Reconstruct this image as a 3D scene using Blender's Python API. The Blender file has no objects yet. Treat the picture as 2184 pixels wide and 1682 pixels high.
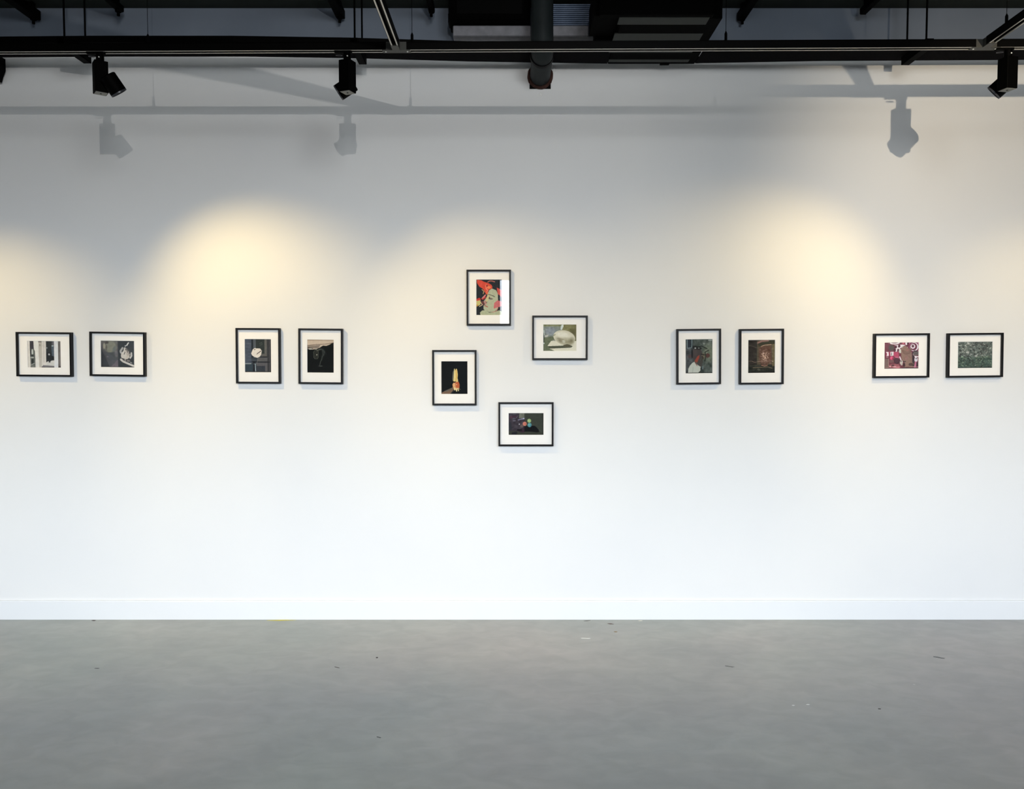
import bpy, bmesh, math, random
import numpy as np
from mathutils import Vector, Matrix

random.seed(4)
S = bpy.context.scene
C = S.collection
R = math.radians

# ------------------------------------------------------------------ camera
FPX, CX, CY = 1656.0, 1092.0, 841.0
DIST, CAMZ, PITCH = 4.47, 1.513, R(2.6)
cam = bpy.data.cameras.new('camera')
cam.sensor_fit = 'HORIZONTAL'; cam.sensor_width = 36.0; cam.lens = FPX * 36.0 / 2184.0
cam.clip_start = 0.05
co = bpy.data.objects.new('camera', cam); C.objects.link(co)
co.location = (0, -DIST, CAMZ); co.rotation_euler = (math.pi / 2 - PITCH, 0, 0)
S.camera = co

def ray(px, py):
    f = Vector((0, math.cos(PITCH), -math.sin(PITCH))); u = Vector((0, math.sin(PITCH), math.cos(PITCH)))
    return Vector((1, 0, 0)) * ((px - CX) / FPX) + f - u * ((py - CY) / FPX)
def at(px, py, t):
    """point that stands t metres in front of the gallery wall (the wall is the plane y = 0)"""
    d = ray(px, py); s = (DIST - t) / d.y
    return Vector((0, -DIST, CAMZ)) + d * s
def atz(px, py, z):
    d = ray(px, py); s = (z - CAMZ) / d.z
    return Vector((0, -DIST, CAMZ)) + d * s

# ------------------------------------------------------------------ materials
def lin(c):
    return tuple((x / 255 / 12.92 if x / 255 <= .04045 else ((x / 255 + .055) / 1.055) ** 2.4) for x in c)
def mat(name, rgb, rough=.5, metal=0.0, spec=.5):
    m = bpy.data.materials.new(name); m.use_nodes = True
    b = m.node_tree.nodes['Principled BSDF']
    b.inputs['Base Color'].default_value = (*lin(rgb), 1)
    b.inputs['Roughness'].default_value = rough; b.inputs['Metallic'].default_value = metal
    b.inputs['Specular IOR Level'].default_value = spec
    return m
def nodes(m):
    return m.node_tree.nodes, m.node_tree.links, m.node_tree.nodes['Principled BSDF']
def noise_mat(name, rgb, rgb2, scale, rough=.5, metal=0., spec=.5, bump=0., detail=6, stretch=(1, 1, 1)):
    m = mat(name, rgb, rough, metal, spec); n, l, b = nodes(m)
    tc = n.new('ShaderNodeTexCoord'); mp = n.new('ShaderNodeMapping'); mp.inputs['Scale'].default_value = stretch
    nz = n.new('ShaderNodeTexNoise'); nz.inputs['Scale'].default_value = scale; nz.inputs['Detail'].default_value = detail
    rp = n.new('ShaderNodeValToRGB')
    rp.color_ramp.elements[0].position = .3; rp.color_ramp.elements[1].position = .7
    rp.color_ramp.elements[0].color = (*lin(rgb), 1); rp.color_ramp.elements[1].color = (*lin(rgb2), 1)
    l.new(tc.outputs['Object'], mp.inputs['Vector']); l.new(mp.outputs['Vector'], nz.inputs['Vector'])
    l.new(nz.outputs['Fac'], rp.inputs['Fac']); l.new(rp.outputs['Color'], b.inputs['Base Color'])
    if bump:
        bp = n.new('ShaderNodeBump'); bp.inputs['Strength'].default_value = bump; bp.inputs['Distance'].default_value = .002
        l.new(nz.outputs['Fac'], bp.inputs['Height']); l.new(bp.outputs['Normal'], b.inputs['Normal'])
    return m

M = {}
def wall_paint():
    m = mat('white_wall_paint', (232, 231, 230), .75, 0, .25); n, l, b = nodes(m)
    tc = n.new('ShaderNodeTexCoord')
    n1 = n.new('ShaderNodeTexNoise'); n1.inputs['Scale'].default_value = .9; n1.inputs['Detail'].default_value = 5
    n2 = n.new('ShaderNodeTexNoise'); n2.inputs['Scale'].default_value = 160; n2.inputs['Detail'].default_value = 3
    rp = n.new('ShaderNodeValToRGB')
    rp.color_ramp.elements[0].position = .3; rp.color_ramp.elements[1].position = .7
    rp.color_ramp.elements[0].color = (*lin((229, 229, 229)), 1); rp.color_ramp.elements[1].color = (*lin((235, 234, 232)), 1)
    bp = n.new('ShaderNodeBump'); bp.inputs['Strength'].default_value = .12; bp.inputs['Distance'].default_value = .0015
    l.new(tc.outputs['Object'], n1.inputs['Vector']); l.new(tc.outputs['Object'], n2.inputs['Vector'])
    l.new(n1.outputs['Fac'], rp.inputs['Fac']); l.new(rp.outputs['Color'], b.inputs['Base Color'])
    l.new(n2.outputs['Fac'], bp.inputs['Height']); l.new(bp.outputs['Normal'], b.inputs['Normal'])
    return m
M['wall'] = wall_paint()
M['upper'] = noise_mat('shaded_upper_wall', (104, 112, 124), (116, 124, 136), 2.0, .8, 0, .2)  # darker grey carries the shade over the cable tray
M['skirting'] = mat('white_gloss_skirting', (234, 235, 236), .4, 0, .45)
M['ceiling'] = noise_mat('dark_ceiling', (34, 38, 36), (42, 46, 44), 3, .9, 0, .1)
M['rear'] = noise_mat('grey_rear_wall', (150, 152, 155), (165, 166, 168), 2, .8, 0, .2)
M['black'] = mat('black_powder_coat', (1, 1, 1), .6, 0, .03)
M['track'] = mat('black_track_metal', (1, 1, 1), .5, 0, .05)
M['lip'] = mat('worn_aluminium_lip', (190, 187, 178), .35, .75, .5)
M['connector'] = mat('dark_grey_plastic', (50, 50, 46), .5, 0, .4)
M['screw'] = mat('bright_screw', (235, 235, 230), .3, .3, .6)
M['greyplate'] = mat('grey_end_plate', (110, 110, 104), .5, 0, .4)
M['rim'] = mat('dark_rim', (52, 53, 58), .35, .2, .5)
M['lens'] = mat('honeycomb_lens', (14, 14, 15), .4, 0, .3)
M['pipe'] = noise_mat('dark_pipe', (25, 30, 31), (30, 35, 36), 12, .6, 0, .15)
M['foam'] = noise_mat('brown_foam', (52, 32, 28), (72, 48, 42), 40, .9, 0, .2, bump=.5)
M['hole'] = mat('dark_wall_opening', (12, 10, 9), .9, 0, .1)
M['plug'] = mat('white_filler', (238, 238, 236), .7, 0, .2)
M['unit'] = mat('black_air_unit', (2, 2, 2), .8, 0, .03)
M['panel'] = mat('grey_green_panel', (32, 36, 32), .6, 0, .3)
M['foil'] = noise_mat('dull_foil', (112, 112, 118), (132, 132, 137), 25, .5, .2, .4, bump=.2)
M['ribs'] = noise_mat('blue_grey_ribs', (98, 112, 136), (120, 134, 158), 30, .6, .1, .4)
M['strut'] = mat('black_strut', (1, 1, 1), .6, 0, .03)
M['frame'] = mat('black_frame_lacquer', (5, 3, 4), .45, 0, .2)
M['mount'] = noise_mat('warm_white_mount_board', (249, 246, 241), (251, 248, 244), 30, .8, 0, .2)
M['backing'] = mat('brown_backing_board', (120, 96, 70), .8, 0, .2)
M['winframe'] = mat('dark_window_metal', (30, 31, 33), .5, .2, .4)

def floor_mat():
    m = mat('grey_resin_floor', (128, 128, 126), .5, 0, .5); n, l, b = nodes(m)
    tc = n.new('ShaderNodeTexCoord')
    def nz(scale, detail, stretch, dist=0.):
        mp = n.new('ShaderNodeMapping'); mp.inputs['Scale'].default_value = stretch
        mp.inputs['Rotation'].default_value = (0, 0, R(8))
        t = n.new('ShaderNodeTexNoise'); t.inputs['Scale'].default_value = scale
        t.inputs['Detail'].default_value = detail; t.inputs['Distortion'].default_value = dist
        l.new(tc.outputs['Object'], mp.inputs['Vector']); l.new(mp.outputs['Vector'], t.inputs['Vector']); return t
    a = nz(1.1, 8, (1, 1.5, 1), .8); c = nz(8, 9, (1, 1.6, 1), .6); d = nz(220, 2, (1, 1, 1)); e = nz(.6, 3, (1, 1, 1))
    r1 = n.new('ShaderNodeValToRGB')
    els = r1.color_ramp.elements
    els[0].position = .32; els[0].color = (*lin((156, 159, 160)), 1)
    els[1].position = .68; els[1].color = (*lin((170, 171, 170)), 1)
    l.new(a.outputs['Fac'], r1.inputs['Fac'])
    def mix(kind, fac, A, Bv):
        x = n.new('ShaderNodeMix'); x.data_type = 'RGBA'; x.blend_type = kind; x.inputs['Factor'].default_value = fac
        l.new(A, x.inputs[6])
        if isinstance(Bv, tuple): x.inputs[7].default_value = Bv
        else: l.new(Bv, x.inputs[7])
        return x
    rc = n.new('ShaderNodeValToRGB'); rc.color_ramp.elements[0].position = .35; rc.color_ramp.elements[1].position = .65
    rc.color_ramp.elements[0].color = (.455, .455, .455, 1); rc.color_ramp.elements[1].color = (.545, .545, .545, 1)
    l.new(c.outputs['Fac'], rc.inputs['Fac'])
    x1 = mix('OVERLAY', .8, r1.outputs['Color'], rc.outputs['Color'])
    # faint greenish and reddish drift of the resin
    re = n.new('ShaderNodeValToRGB'); re.color_ramp.elements[0].position = .35; re.color_ramp.elements[1].position = .65
    re.color_ramp.elements[0].color = (.49, .52, .495, 1); re.color_ramp.elements[1].color = (.52, .495, .49, 1)
    l.new(e.outputs['Fac'], re.inputs['Fac'])
    x2 = mix('OVERLAY', .8, x1.outputs[2], re.outputs['Color'])
    # small pale and dark flecks
    vo = n.new('ShaderNodeTexVoronoi'); vo.inputs['Scale'].default_value = 2.3
    l.new(tc.outputs['Object'], vo.inputs['Vector'])
    ra = n.new('ShaderNodeMath'); ra.operation = 'LESS_THAN'; ra.inputs[1].default_value = .012
    l.new(vo.outputs['Distance'], ra.inputs[0])
    x3 = n.new('ShaderNodeMix'); x3.data_type = 'RGBA'; l.new(ra.outputs[0], x3.inputs['Factor'])
    l.new(x2.outputs[2], x3.inputs[6]); x3.inputs[7].default_value = (.5, .5, .48, 1)
    l.new(x3.outputs[2], b.inputs['Base Color'])
    rr = n.new('ShaderNodeMapRange'); rr.inputs['To Min'].default_value = .42; rr.inputs['To Max'].default_value = .62
    l.new(c.outputs['Fac'], rr.inputs['Value']); l.new(rr.outputs['Result'], b.inputs['Roughness'])
    bp = n.new('ShaderNodeBump'); bp.inputs['Strength'].default_value = .15; bp.inputs['Distance'].default_value = .001
    l.new(d.outputs['Fac'], bp.inputs['Height']); l.new(bp.outputs['Normal'], b.inputs['Normal'])
    return m
M['floor'] = floor_mat()

def glass_mat():
    m = bpy.data.materials.new('clear_picture_glass'); m.use_nodes = True; n = m.node_tree.nodes; l = m.node_tree.links
    n.clear(); o = n.new('ShaderNodeOutputMaterial'); mx = n.new('ShaderNodeMixShader'); fr = n.new('ShaderNodeFresnel')
    tr = n.new('ShaderNodeBsdfTransparent'); g = n.new('ShaderNodeBsdfGlossy')
    g.inputs['Roughness'].default_value = .0; fr.inputs['IOR'].default_value = 1.6
    tr.inputs['Color'].default_value = (1, 1, 1, 1)
    # the far face of the pane only lets light through; the mirror image comes from the near face
    ge = n.new('ShaderNodeNewGeometry'); iv = n.new('ShaderNodeMath'); iv.operation = 'SUBTRACT'; iv.inputs[0].default_value = 1
    mu = n.new('ShaderNodeMath'); mu.operation = 'MULTIPLY'; l.new(ge.outputs['Backfacing'], iv.inputs[1])
    l.new(fr.outputs[0], mu.inputs[0]); l.new(iv.outputs[0], mu.inputs[1])
    l.new(mu.outputs[0], mx.inputs[0]); l.new(tr.outputs[0], mx.inputs[1]); l.new(g.outputs[0], mx.inputs[2])
    l.new(mx.outputs[0], o.inputs['Surface']); return m
M['glass'] = glass_mat()

def print_mat():
    m = mat('photographic_print', (128, 128, 128), .6, 0, .1); n, l, b = nodes(m)
    a = n.new('ShaderNodeAttribute'); a.attribute_name = 'ink'
    l.new(a.outputs['Color'], b.inputs['Base Color']); return m
M['print'] = print_mat()

def tray_mat():
    """black steel with punched slots"""
    m = mat('slotted_black_steel', (6, 6, 7), .7, 0, .02); n, l, b = nodes(m)
    tc = n.new('ShaderNodeTexCoord')
    br = n.new('ShaderNodeTexBrick'); br.inputs['Scale'].default_value = 1.0
    br.inputs['Brick Width'].default_value = .034; br.inputs['Row Height'].default_value = .022
    br.inputs['Mortar Size'].default_value = .008; br.inputs['Mortar Smooth'].default_value = 0
    l.new(tc.outputs['Object'], br.inputs['Vector'])
    br.inputs['Color1'].default_value = (.0008, .0008, .001, 1); br.inputs['Color2'].default_value = (.0015, .0015, .002, 1)
    br.inputs['Mortar'].default_value = (.0024, .002, .0028, 1)
    l.new(br.outputs['Color'], b.inputs['Base Color']); return m
M['slots'] = tray_mat()

# ------------------------------------------------------------------ mesh helpers
class MB:
    def __init__(s): s.bm = bmesh.new()
    def box(s, x0, x1, y0, y1, z0, z1, mtx=None):
        v = [s.bm.verts.new((x, y, z)) for x in (x0, x1) for y in (y0, y1) for z in (z0, z1)]
        if mtx is not None:
            for q in v: q.co = mtx @ q.co
        for f in ((0, 1, 3, 2), (4, 6, 7, 5), (0, 4, 5, 1), (2, 3, 7, 6), (0, 2, 6, 4), (1, 5, 7, 3)):
            s.bm.faces.new([v[i] for i in f])
        return s
    def cyl(s, p0, p1, r, n=24, r2=None, cap=True):
        p0 = Vector(p0); p1 = Vector(p1); d = (p1 - p0); L = d.length
        rot = d.to_track_quat('Z', 'Y').to_matrix().to_4x4()
        mt = Matrix.Translation((p0 + p1) / 2) @ rot
        bmesh.ops.create_cone(s.bm, cap_ends=cap, segments=n, radius1=r, radius2=(r if r2 is None else r2), depth=L, matrix=mt)
        return s
    def lathe(s, prof, mtx, n=28):
        """profile of (radius, z) turned about z; closed at the axis when the radius is 0"""
        rings = []
        for r, z in prof:
            if r == 0: rings.append([s.bm.verts.new(mtx @ Vector((0, 0, z)))])
            else: rings.append([s.bm.verts.new(mtx @ Vector((r * math.cos(2 * math.pi * i / n), r * math.sin(2 * math.pi * i / n), z))) for i in range(n)])
        for a, b in zip(rings, rings[1:]):
            for i in range(n):
                j = (i + 1) % n
                if len(a) == 1 and len(b) == 1: continue
                if len(a) == 1: s.bm.faces.new((a[0], b[i], b[j]))
                elif len(b) == 1: s.bm.faces.new((a[i], b[0], a[j]))
                else: s.bm.faces.new((a[i], b[i], b[j], a[j]))
        return s
    def torus(s, mtx, R0, r, n=28, k=8):
        vs = [[s.bm.verts.new(mtx @ Vector(((R0 + r * math.cos(2 * math.pi * j / k)) * math.cos(2 * math.pi * i / n),
                (R0 + r * math.cos(2 * math.pi * j / k)) * math.sin(2 * math.pi * i / n), r * math.sin(2 * math.pi * j / k)))) for j in range(k)] for i in range(n)]
        for i in range(n):
            for j in range(k):
                s.bm.faces.new((vs[i][j], vs[(i + 1) % n][j], vs[(i + 1) % n][(j + 1) % k], vs[i][(j + 1) % k]))
        return s
    def bevel(s, w, seg=2):
        bmesh.ops.bevel(s.bm, geom=[e for e in s.bm.edges], offset=w, segments=seg, affect='EDGES', profile=.5)
        return s
    def build(s, name, m, parent=None, loc=None, smooth=False):
        bmesh.ops.recalc_face_normals(s.bm, faces=s.bm.faces)
        me = bpy.data.meshes.new(name); s.bm.to_mesh(me); s.bm.free()
        me.materials.append(m)
        if smooth:
            for p in me.polygons: p.use_smooth = True
            try: me.set_sharp_from_angle(angle=R(40))
            except Exception: pass
        o = bpy.data.objects.new(name, me); C.objects.link(o)
        if parent: o.parent = parent
        if loc is not None: o.location = loc
        return o

def empty(name, loc, rz=0.):
    o = bpy.data.objects.new(name, None); C.objects.link(o); o.location = loc; o.rotation_euler.z = rz
    o.empty_display_size = .05; return o
def tag(o, label, cat, group=None):
    o['label'] = label; o['category'] = cat
    if group: o['group'] = group
    return o
def struct(o): o['kind'] = 'structure'; return o
def copy_tree(o, parent=None):
    c = o.copy(); C.objects.link(c); c.parent = parent
    for ch in [x for x in bpy.data.objects if x.parent == o]:
        if ch.type != 'LIGHT': copy_tree(ch, c)
    return c

# ------------------------------------------------------------------ room
XL, XR, YB = -4.7, 4.9, -7.5
ZC = at(1092, 17.5, 0).z
ZSPLIT = at(1092, 97, 0).z         # one wall: the shade above the cable tray is painted in as darker grey
W = MB().box(XL, XR, 0, .15, 0, ZSPLIT).build('wall_back', M['wall']); struct(W)
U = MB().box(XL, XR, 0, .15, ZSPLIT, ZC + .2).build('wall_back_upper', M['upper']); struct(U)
struct(MB().box(XL - .15, XL, YB, .15, 0, ZC + .2).build('wall_left', M['wall']))
struct(MB().box(XR, XR + .15, YB, .15, 0, ZC + .2).build('wall_right', M['wall']))
struct(MB().box(XL - .15, XR + .15, YB - .2, .15, -.1, 0).build('floor', M['floor']))
struct(MB().box(XL - .15, XR + .15, YB - .2, .15, ZC, ZC + .1).build('ceiling', M['ceiling']))
bb = MB().box(XL, XR, -.016, 0, 0, .104)
bb.box(XL, XR, -.012, 0, .104, .110)
struct(bb.build('baseboard_back', M['skirting']))

# rear wall with a row of high windows; the sky stands behind them
WZ0, WZ1 = 1.99, 2.76
spans = [(-4.4, -2.75), (-2.6, -.95), (-.215, .27), (1.25, 2.85), (3.0, 4.7)]
rw = MB().box(XL, XR, YB - .2, YB, 0, WZ0).box(XL, XR, YB - .2, YB, WZ1, ZC + .2)
xs = [XL] + [v for sp in spans for v in sp] + [XR]
for i in range(0, len(xs), 2): rw.box(xs[i], xs[i + 1], YB - .2, YB, WZ0, WZ1)
struct(rw.build('wall_front', M['rear']))
for i, (a, b) in enumerate(spans):
    f = MB(); w = .03
    f.box(a, b, YB - .12, YB - .08, WZ0, WZ0 + w).box(a, b, YB - .12, YB - .08, WZ1 - w, WZ1)
    f.box(a, a + w, YB - .12, YB - .08, WZ0, WZ1).box(b - w, b, YB - .12, YB - .08, WZ0, WZ1)
    struct(f.build('window_%d' % (i + 1), M['winframe']))
    L = bpy.data.lights.new('window_portal', 'AREA'); L.shape = 'RECTANGLE'; L.size = b - a; L.size_y = WZ1 - WZ0
    L.cycles.is_portal = True
    o = bpy.data.objects.new('window_portal', L); C.objects.link(o)
    o.location = ((a + b) / 2, YB - .14, (WZ0 + WZ1) / 2); o.rotation_euler = (-math.pi / 2, 0, math.pi)

# paint specks and scuffs along the foot of the wall
def fleck(px, py, w, h, col, name='paint_fleck', rz=0.):
    p = atz(px, py, 0.0)
    n = 12; m = MB(); vs = []
    for k in (0, .0012):
        vs.append([m.bm.verts.new((w / 2 * math.cos(2 * math.pi * i / n) * (1 + .25 * math.sin(3 * i + px)), h / 2 * math.sin(2 * math.pi * i / n) * (1 + .3 * math.cos(2 * i + px)), k)) for i in range(n)])
    m.bm.faces.new(vs[1]); m.bm.faces.new(vs[0][::-1])
    for i in range(n): m.bm.faces.new((vs[0][i], vs[0][(i + 1) % n], vs[1][(i + 1) % n], vs[1][i]))
    key = 'fleck_%d_%d_%d' % col
    if key not in M: M[key] = mat(key, col, .7, 0, .2)
    o = m.build(name, M[key]); o.location = (p.x, p.y, 0.0); o.rotation_euler.z = rz
    return o
FL = [
 (598, 1322.5, .15, .012, (205, 195, 90), 'paint_smear', .05, 'yellow paint smear on the floor touching the skirting board', 'paint smear'),
 (1249, 1361, .05, .006, (238, 238, 232), 'paint_smear', -.1, 'short white paint streak on the grey floor in front of the skirting', 'paint smear'),
 (1302, 1330, .030, .008, (78, 52, 42), 'debris', -.25, 'dark brown sliver of debris on the floor near the skirting', 'debris'),
 (1252, 1323.5, .035, .004, (70, 66, 58), 'debris', .3, 'thin dark curved shaving on the floor right against the skirting', 'debris'),
 (1313, 1347, .018, .007, (135, 110, 55), 'debris', 0, 'small ochre crumb on the floor in front of the brown sliver', 'debris'),
 (200, 1323, .022, .010, (60, 48, 40), 'debris', 0, 'small brown crumb against the left part of the skirting', 'debris'),
 (804, 1402, .010, .012, (55, 50, 48), 'debris', 0, 'tiny dark spot on open floor left of the middle', 'debris'),
 (1366, 1323.5, .022, .006, (232, 230, 215), 'paint_fleck', 0, 'small white paint drip near the skirting right of the dark debris', 'paint fleck'),
 (1468, 1320, .018, .006, (240, 240, 238), 'paint_fleck', 0, 'white paint drip touching the skirting right of the middle', 'paint fleck'),
 (655, 1320.5, .030, .008, (235, 235, 232), 'paint_fleck', 0, 'white paint drip just right of the yellow smear', 'paint fleck'),
 (535, 1320.5, .022, .006, (238, 240, 240), 'paint_fleck', 0, 'white paint drip just left of the yellow smear', 'paint fleck'),
 (2121, 1320.3, .030, .006, (205, 80, 62), 'paint_fleck', 0, 'red paint fleck at the skirting near the right edge', 'paint fleck'),
 (1890, 1320.5, .014, .006, (200, 95, 75), 'paint_fleck', 0, 'small dull red paint fleck at the skirting under the crimson print', 'paint fleck'),
 (1692, 1504, .012, .007, (225, 226, 224), 'paint_fleck', 0, 'tiny white fleck on open floor, left one of a pair', 'paint fleck'),
 (1723, 1502, .014, .006, (225, 226, 224), 'paint_fleck', 0, 'tiny white fleck on open floor, right one of a pair', 'paint fleck'),
 (1876, 1511.5, .012, .006, (60, 55, 52), 'debris', -.2, 'tiny dark chip on open floor right of the white fleck pair', 'debris'),
 (719, 1423, .030, .005, (92, 90, 88), 'scuff_mark', -.5, 'faint dark scuff on the floor left of the middle', 'scuff mark'),
 (808, 1572, .020, .004, (78, 80, 78), 'scuff_mark', -.4, 'short dark scuff on the nearer floor left of the middle', 'scuff mark'),
 (1556, 1421, .045, .010, (118, 120, 118), 'scuff_mark', -.4, 'soft grey scuff on the floor right of the middle', 'scuff mark'),
 (2003, 1402, .05, .014, (112, 114, 114), 'scuff_mark', -.5, 'soft grey scuff on the floor at the right under the paired prints', 'scuff mark'),
 (207, 1425, .022, .005, (84, 84, 84), 'scuff_mark', 0, 'thin dark scuff on the floor at the left', 'scuff mark'),
]
for f in FL:
    tag(fleck(*f[:7]), f[7], f[8])

# ------------------------------------------------------------------ pictures: a small rasteriser for the prints
class Art:
    def __init__(s, w, h, bg, seed=1, n=150):
        s.k = n * 2 / max(w, h); s.W = int(w * s.k); s.H = int(h * s.k)
        s.a = np.zeros((s.H, s.W, 3)); s.a[:] = bg
        s.U, s.V = np.meshgrid((np.arange(s.W) + .5) / s.W, (np.arange(s.H) + .5) / s.H)
        s.rng = np.random.default_rng(seed); s.asp = s.W / s.H
    def put(s, m, c, al=1.):
        m = m.astype(float)[..., None] * al; s.a = s.a * (1 - m) + np.array(c, float) * m; return s
    def rect(s, u0, v0, u1, v1, c, al=1.): return s.put((s.U >= u0) & (s.U < u1) & (s.V >= v0) & (s.V < v1), c, al)
    def ell(s, u, v, ru, rv, c, rot=0., al=1., soft=0.):
        du = (s.U - u) * s.asp; dv = s.V - v; cr, sr = math.cos(rot), math.sin(rot)
        x = (du * cr + dv * sr) / (ru * s.asp); y = (-du * sr + dv * cr) / rv
        d = np.sqrt(x * x + y * y)
        return s.put(np.clip((1 - d) / soft, 0, 1) if soft else d < 1, c, al)
    def ring(s, u, v, ru, rv, th, c, al=1., a0=-9, a1=9):
        x = (s.U - u) / ru; y = (s.V - v) / rv; d = np.sqrt(x * x + y * y); an = np.arctan2(y, x)
        return s.put((abs(d - 1) < th) & (an > a0) & (an < a1), c, al)
    def poly(s, pts, c, al=1.):
        ins = np.zeros(s.U.shape, bool); n = len(pts)
        for i in range(n):
            x0, y0 = pts[i]; x1, y1 = pts[(i + 1) % n]
            if y0 == y1: continue
            cnd = ((y0 > s.V) != (y1 > s.V)) & (s.U < (x1 - x0) * (s.V - y0) / (y1 - y0) + x0)
            ins ^= cnd
        return s.put(ins, c, al)
    def line(s, pts, w, c, al=1.):
        for (x0, y0), (x1, y1) in zip(pts, pts[1:]):
            px = (s.U - x0) * s.asp; py = s.V - y0; dx = (x1 - x0) * s.asp; dy = y1 - y0
            t = np.clip((px * dx + py * dy) / (dx * dx + dy * dy + 1e-9), 0, 1)
            s.put(np.hypot(px - t * dx, py - t * dy) < w / 2, c, al)
        return s
    def noise(s, amp, cells=24, cu=None, mask=None):
        cu = cu or cells
        g = s.rng.normal(0, 1, (cells + 2, cu + 2))
        y = s.V * cells; x = s.U * cu; yi = y.astype(int); xi = x.astype(int); fy = y - yi; fx = x - xi
        n = (g[yi, xi] * (1 - fx) + g[yi, xi + 1] * fx) * (1 - fy) + (g[yi + 1, xi] * (1 - fx) + g[yi + 1, xi + 1] * fx) * fy
        if mask is not None: n = n * mask
        s.a = s.a + n[..., None] * amp; return s
    def shade(s, f, top=1., bot=1.):
        return s
    def out(s):
        a = np.clip((s.a - 10) * 1.03, 1, 252)
        a = a[:s.H // 2 * 2, :s.W // 2 * 2].reshape(s.H // 2, 2, s.W // 2, 2, 3).mean((1, 3))
        p = np.pad(a, ((1, 1), (1, 1), (0, 0)), 'edge')
        return (p[1:-1, 1:-1] * 2 + p[:-2, 1:-1] * .5 + p[2:, 1:-1] * .5 + p[1:-1, :-2] * .5 + p[1:-1, 2:] * .5) / 4

def art_columns():
    a = Art(72, 56, (224, 220, 214), 3)
    a.rect(0, 0, .02, 1, (200, 196, 190)).rect(.07, 0, .19, .34, (66, 62, 68)).rect(.09, .3, .23, 1, (98, 103, 98))
    a.poly([(.07, .3), (.18, .3), (.22, .36), (.23, 1), (.09, 1)], (96, 100, 96)).rect(.08, .33, .11, .58, (40, 42, 44))
    a.ell(.145, .42, .03, .12, (196, 202, 198)).ell(.15, .56, .03, .06, (50, 58, 54)).ell(.14, .62, .05, .03, (175, 180, 176))
    a.ell(.15, .76, .035, .1, (38, 46, 42)).line([(.1, .9), (.2, .84)], .03, (170, 174, 168)).ell(.15, .97, .07, .06, (120, 124, 118))
    a.poly([(.18, 0), (.32, 0), (.34, 1), (.24, 1), (.22, .38), (.19, .3)], (232, 232, 228))
    a.poly([(.33, 0), (.44, 0), (.42, 1), (.35, 1)], (193, 189, 182)).rect(.33, 0, .42, .05, (138, 130, 124)).ell(.375, .15, .015, .05, (140, 134, 126))
    a.rect(.44, 0, .56, .95, (220, 216, 212)).rect(.48, 0, .50, .8, (198, 193, 188))
    a.rect(.56, 0, .80, .79, (38, 41, 42)).rect(.56, .4, .8, .79, (18, 19, 22)).rect(.56, 0, .8, .42, (44, 47, 48))
    a.poly([(.74, 0), (.8, 0), (.8, .2), (.72, .3)], (98, 98, 106)).poly([(.72, .22), (.8, .18), (.8, .58), (.73, .55)], (84, 96, 108))
    a.ell(.755, .18, .035, .018, (190, 208, 214)).ell(.585, .255, .014, .03, (170, 176, 174)).ell(.65, .5, .03, .035, (190, 188, 190), .4)
    a.poly([(.56, .8), (.62, .75), (.66, .79), (.72, .73), (.8, .72), (.8, .95), (.56, .95)], (214, 214, 211)).ell(.66, .79, .03, .015, (40, 40, 42))
    a.poly([(.47, .9), (.8, .93), (.8, 1), (.4, 1)], (128, 126, 130)).rect(.42, .965, .8, 1, (70, 68, 74))
    a.rect(.805, 0, .925, 1, (227, 229, 233)).rect(.925, 0, 1, 1, (112, 107, 104)).rect(.96, .4, .98, 1, (132, 124, 122)).rect(.925, .93, 1, 1, (66, 62, 62))
    return a.noise(4, 18)
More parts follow.
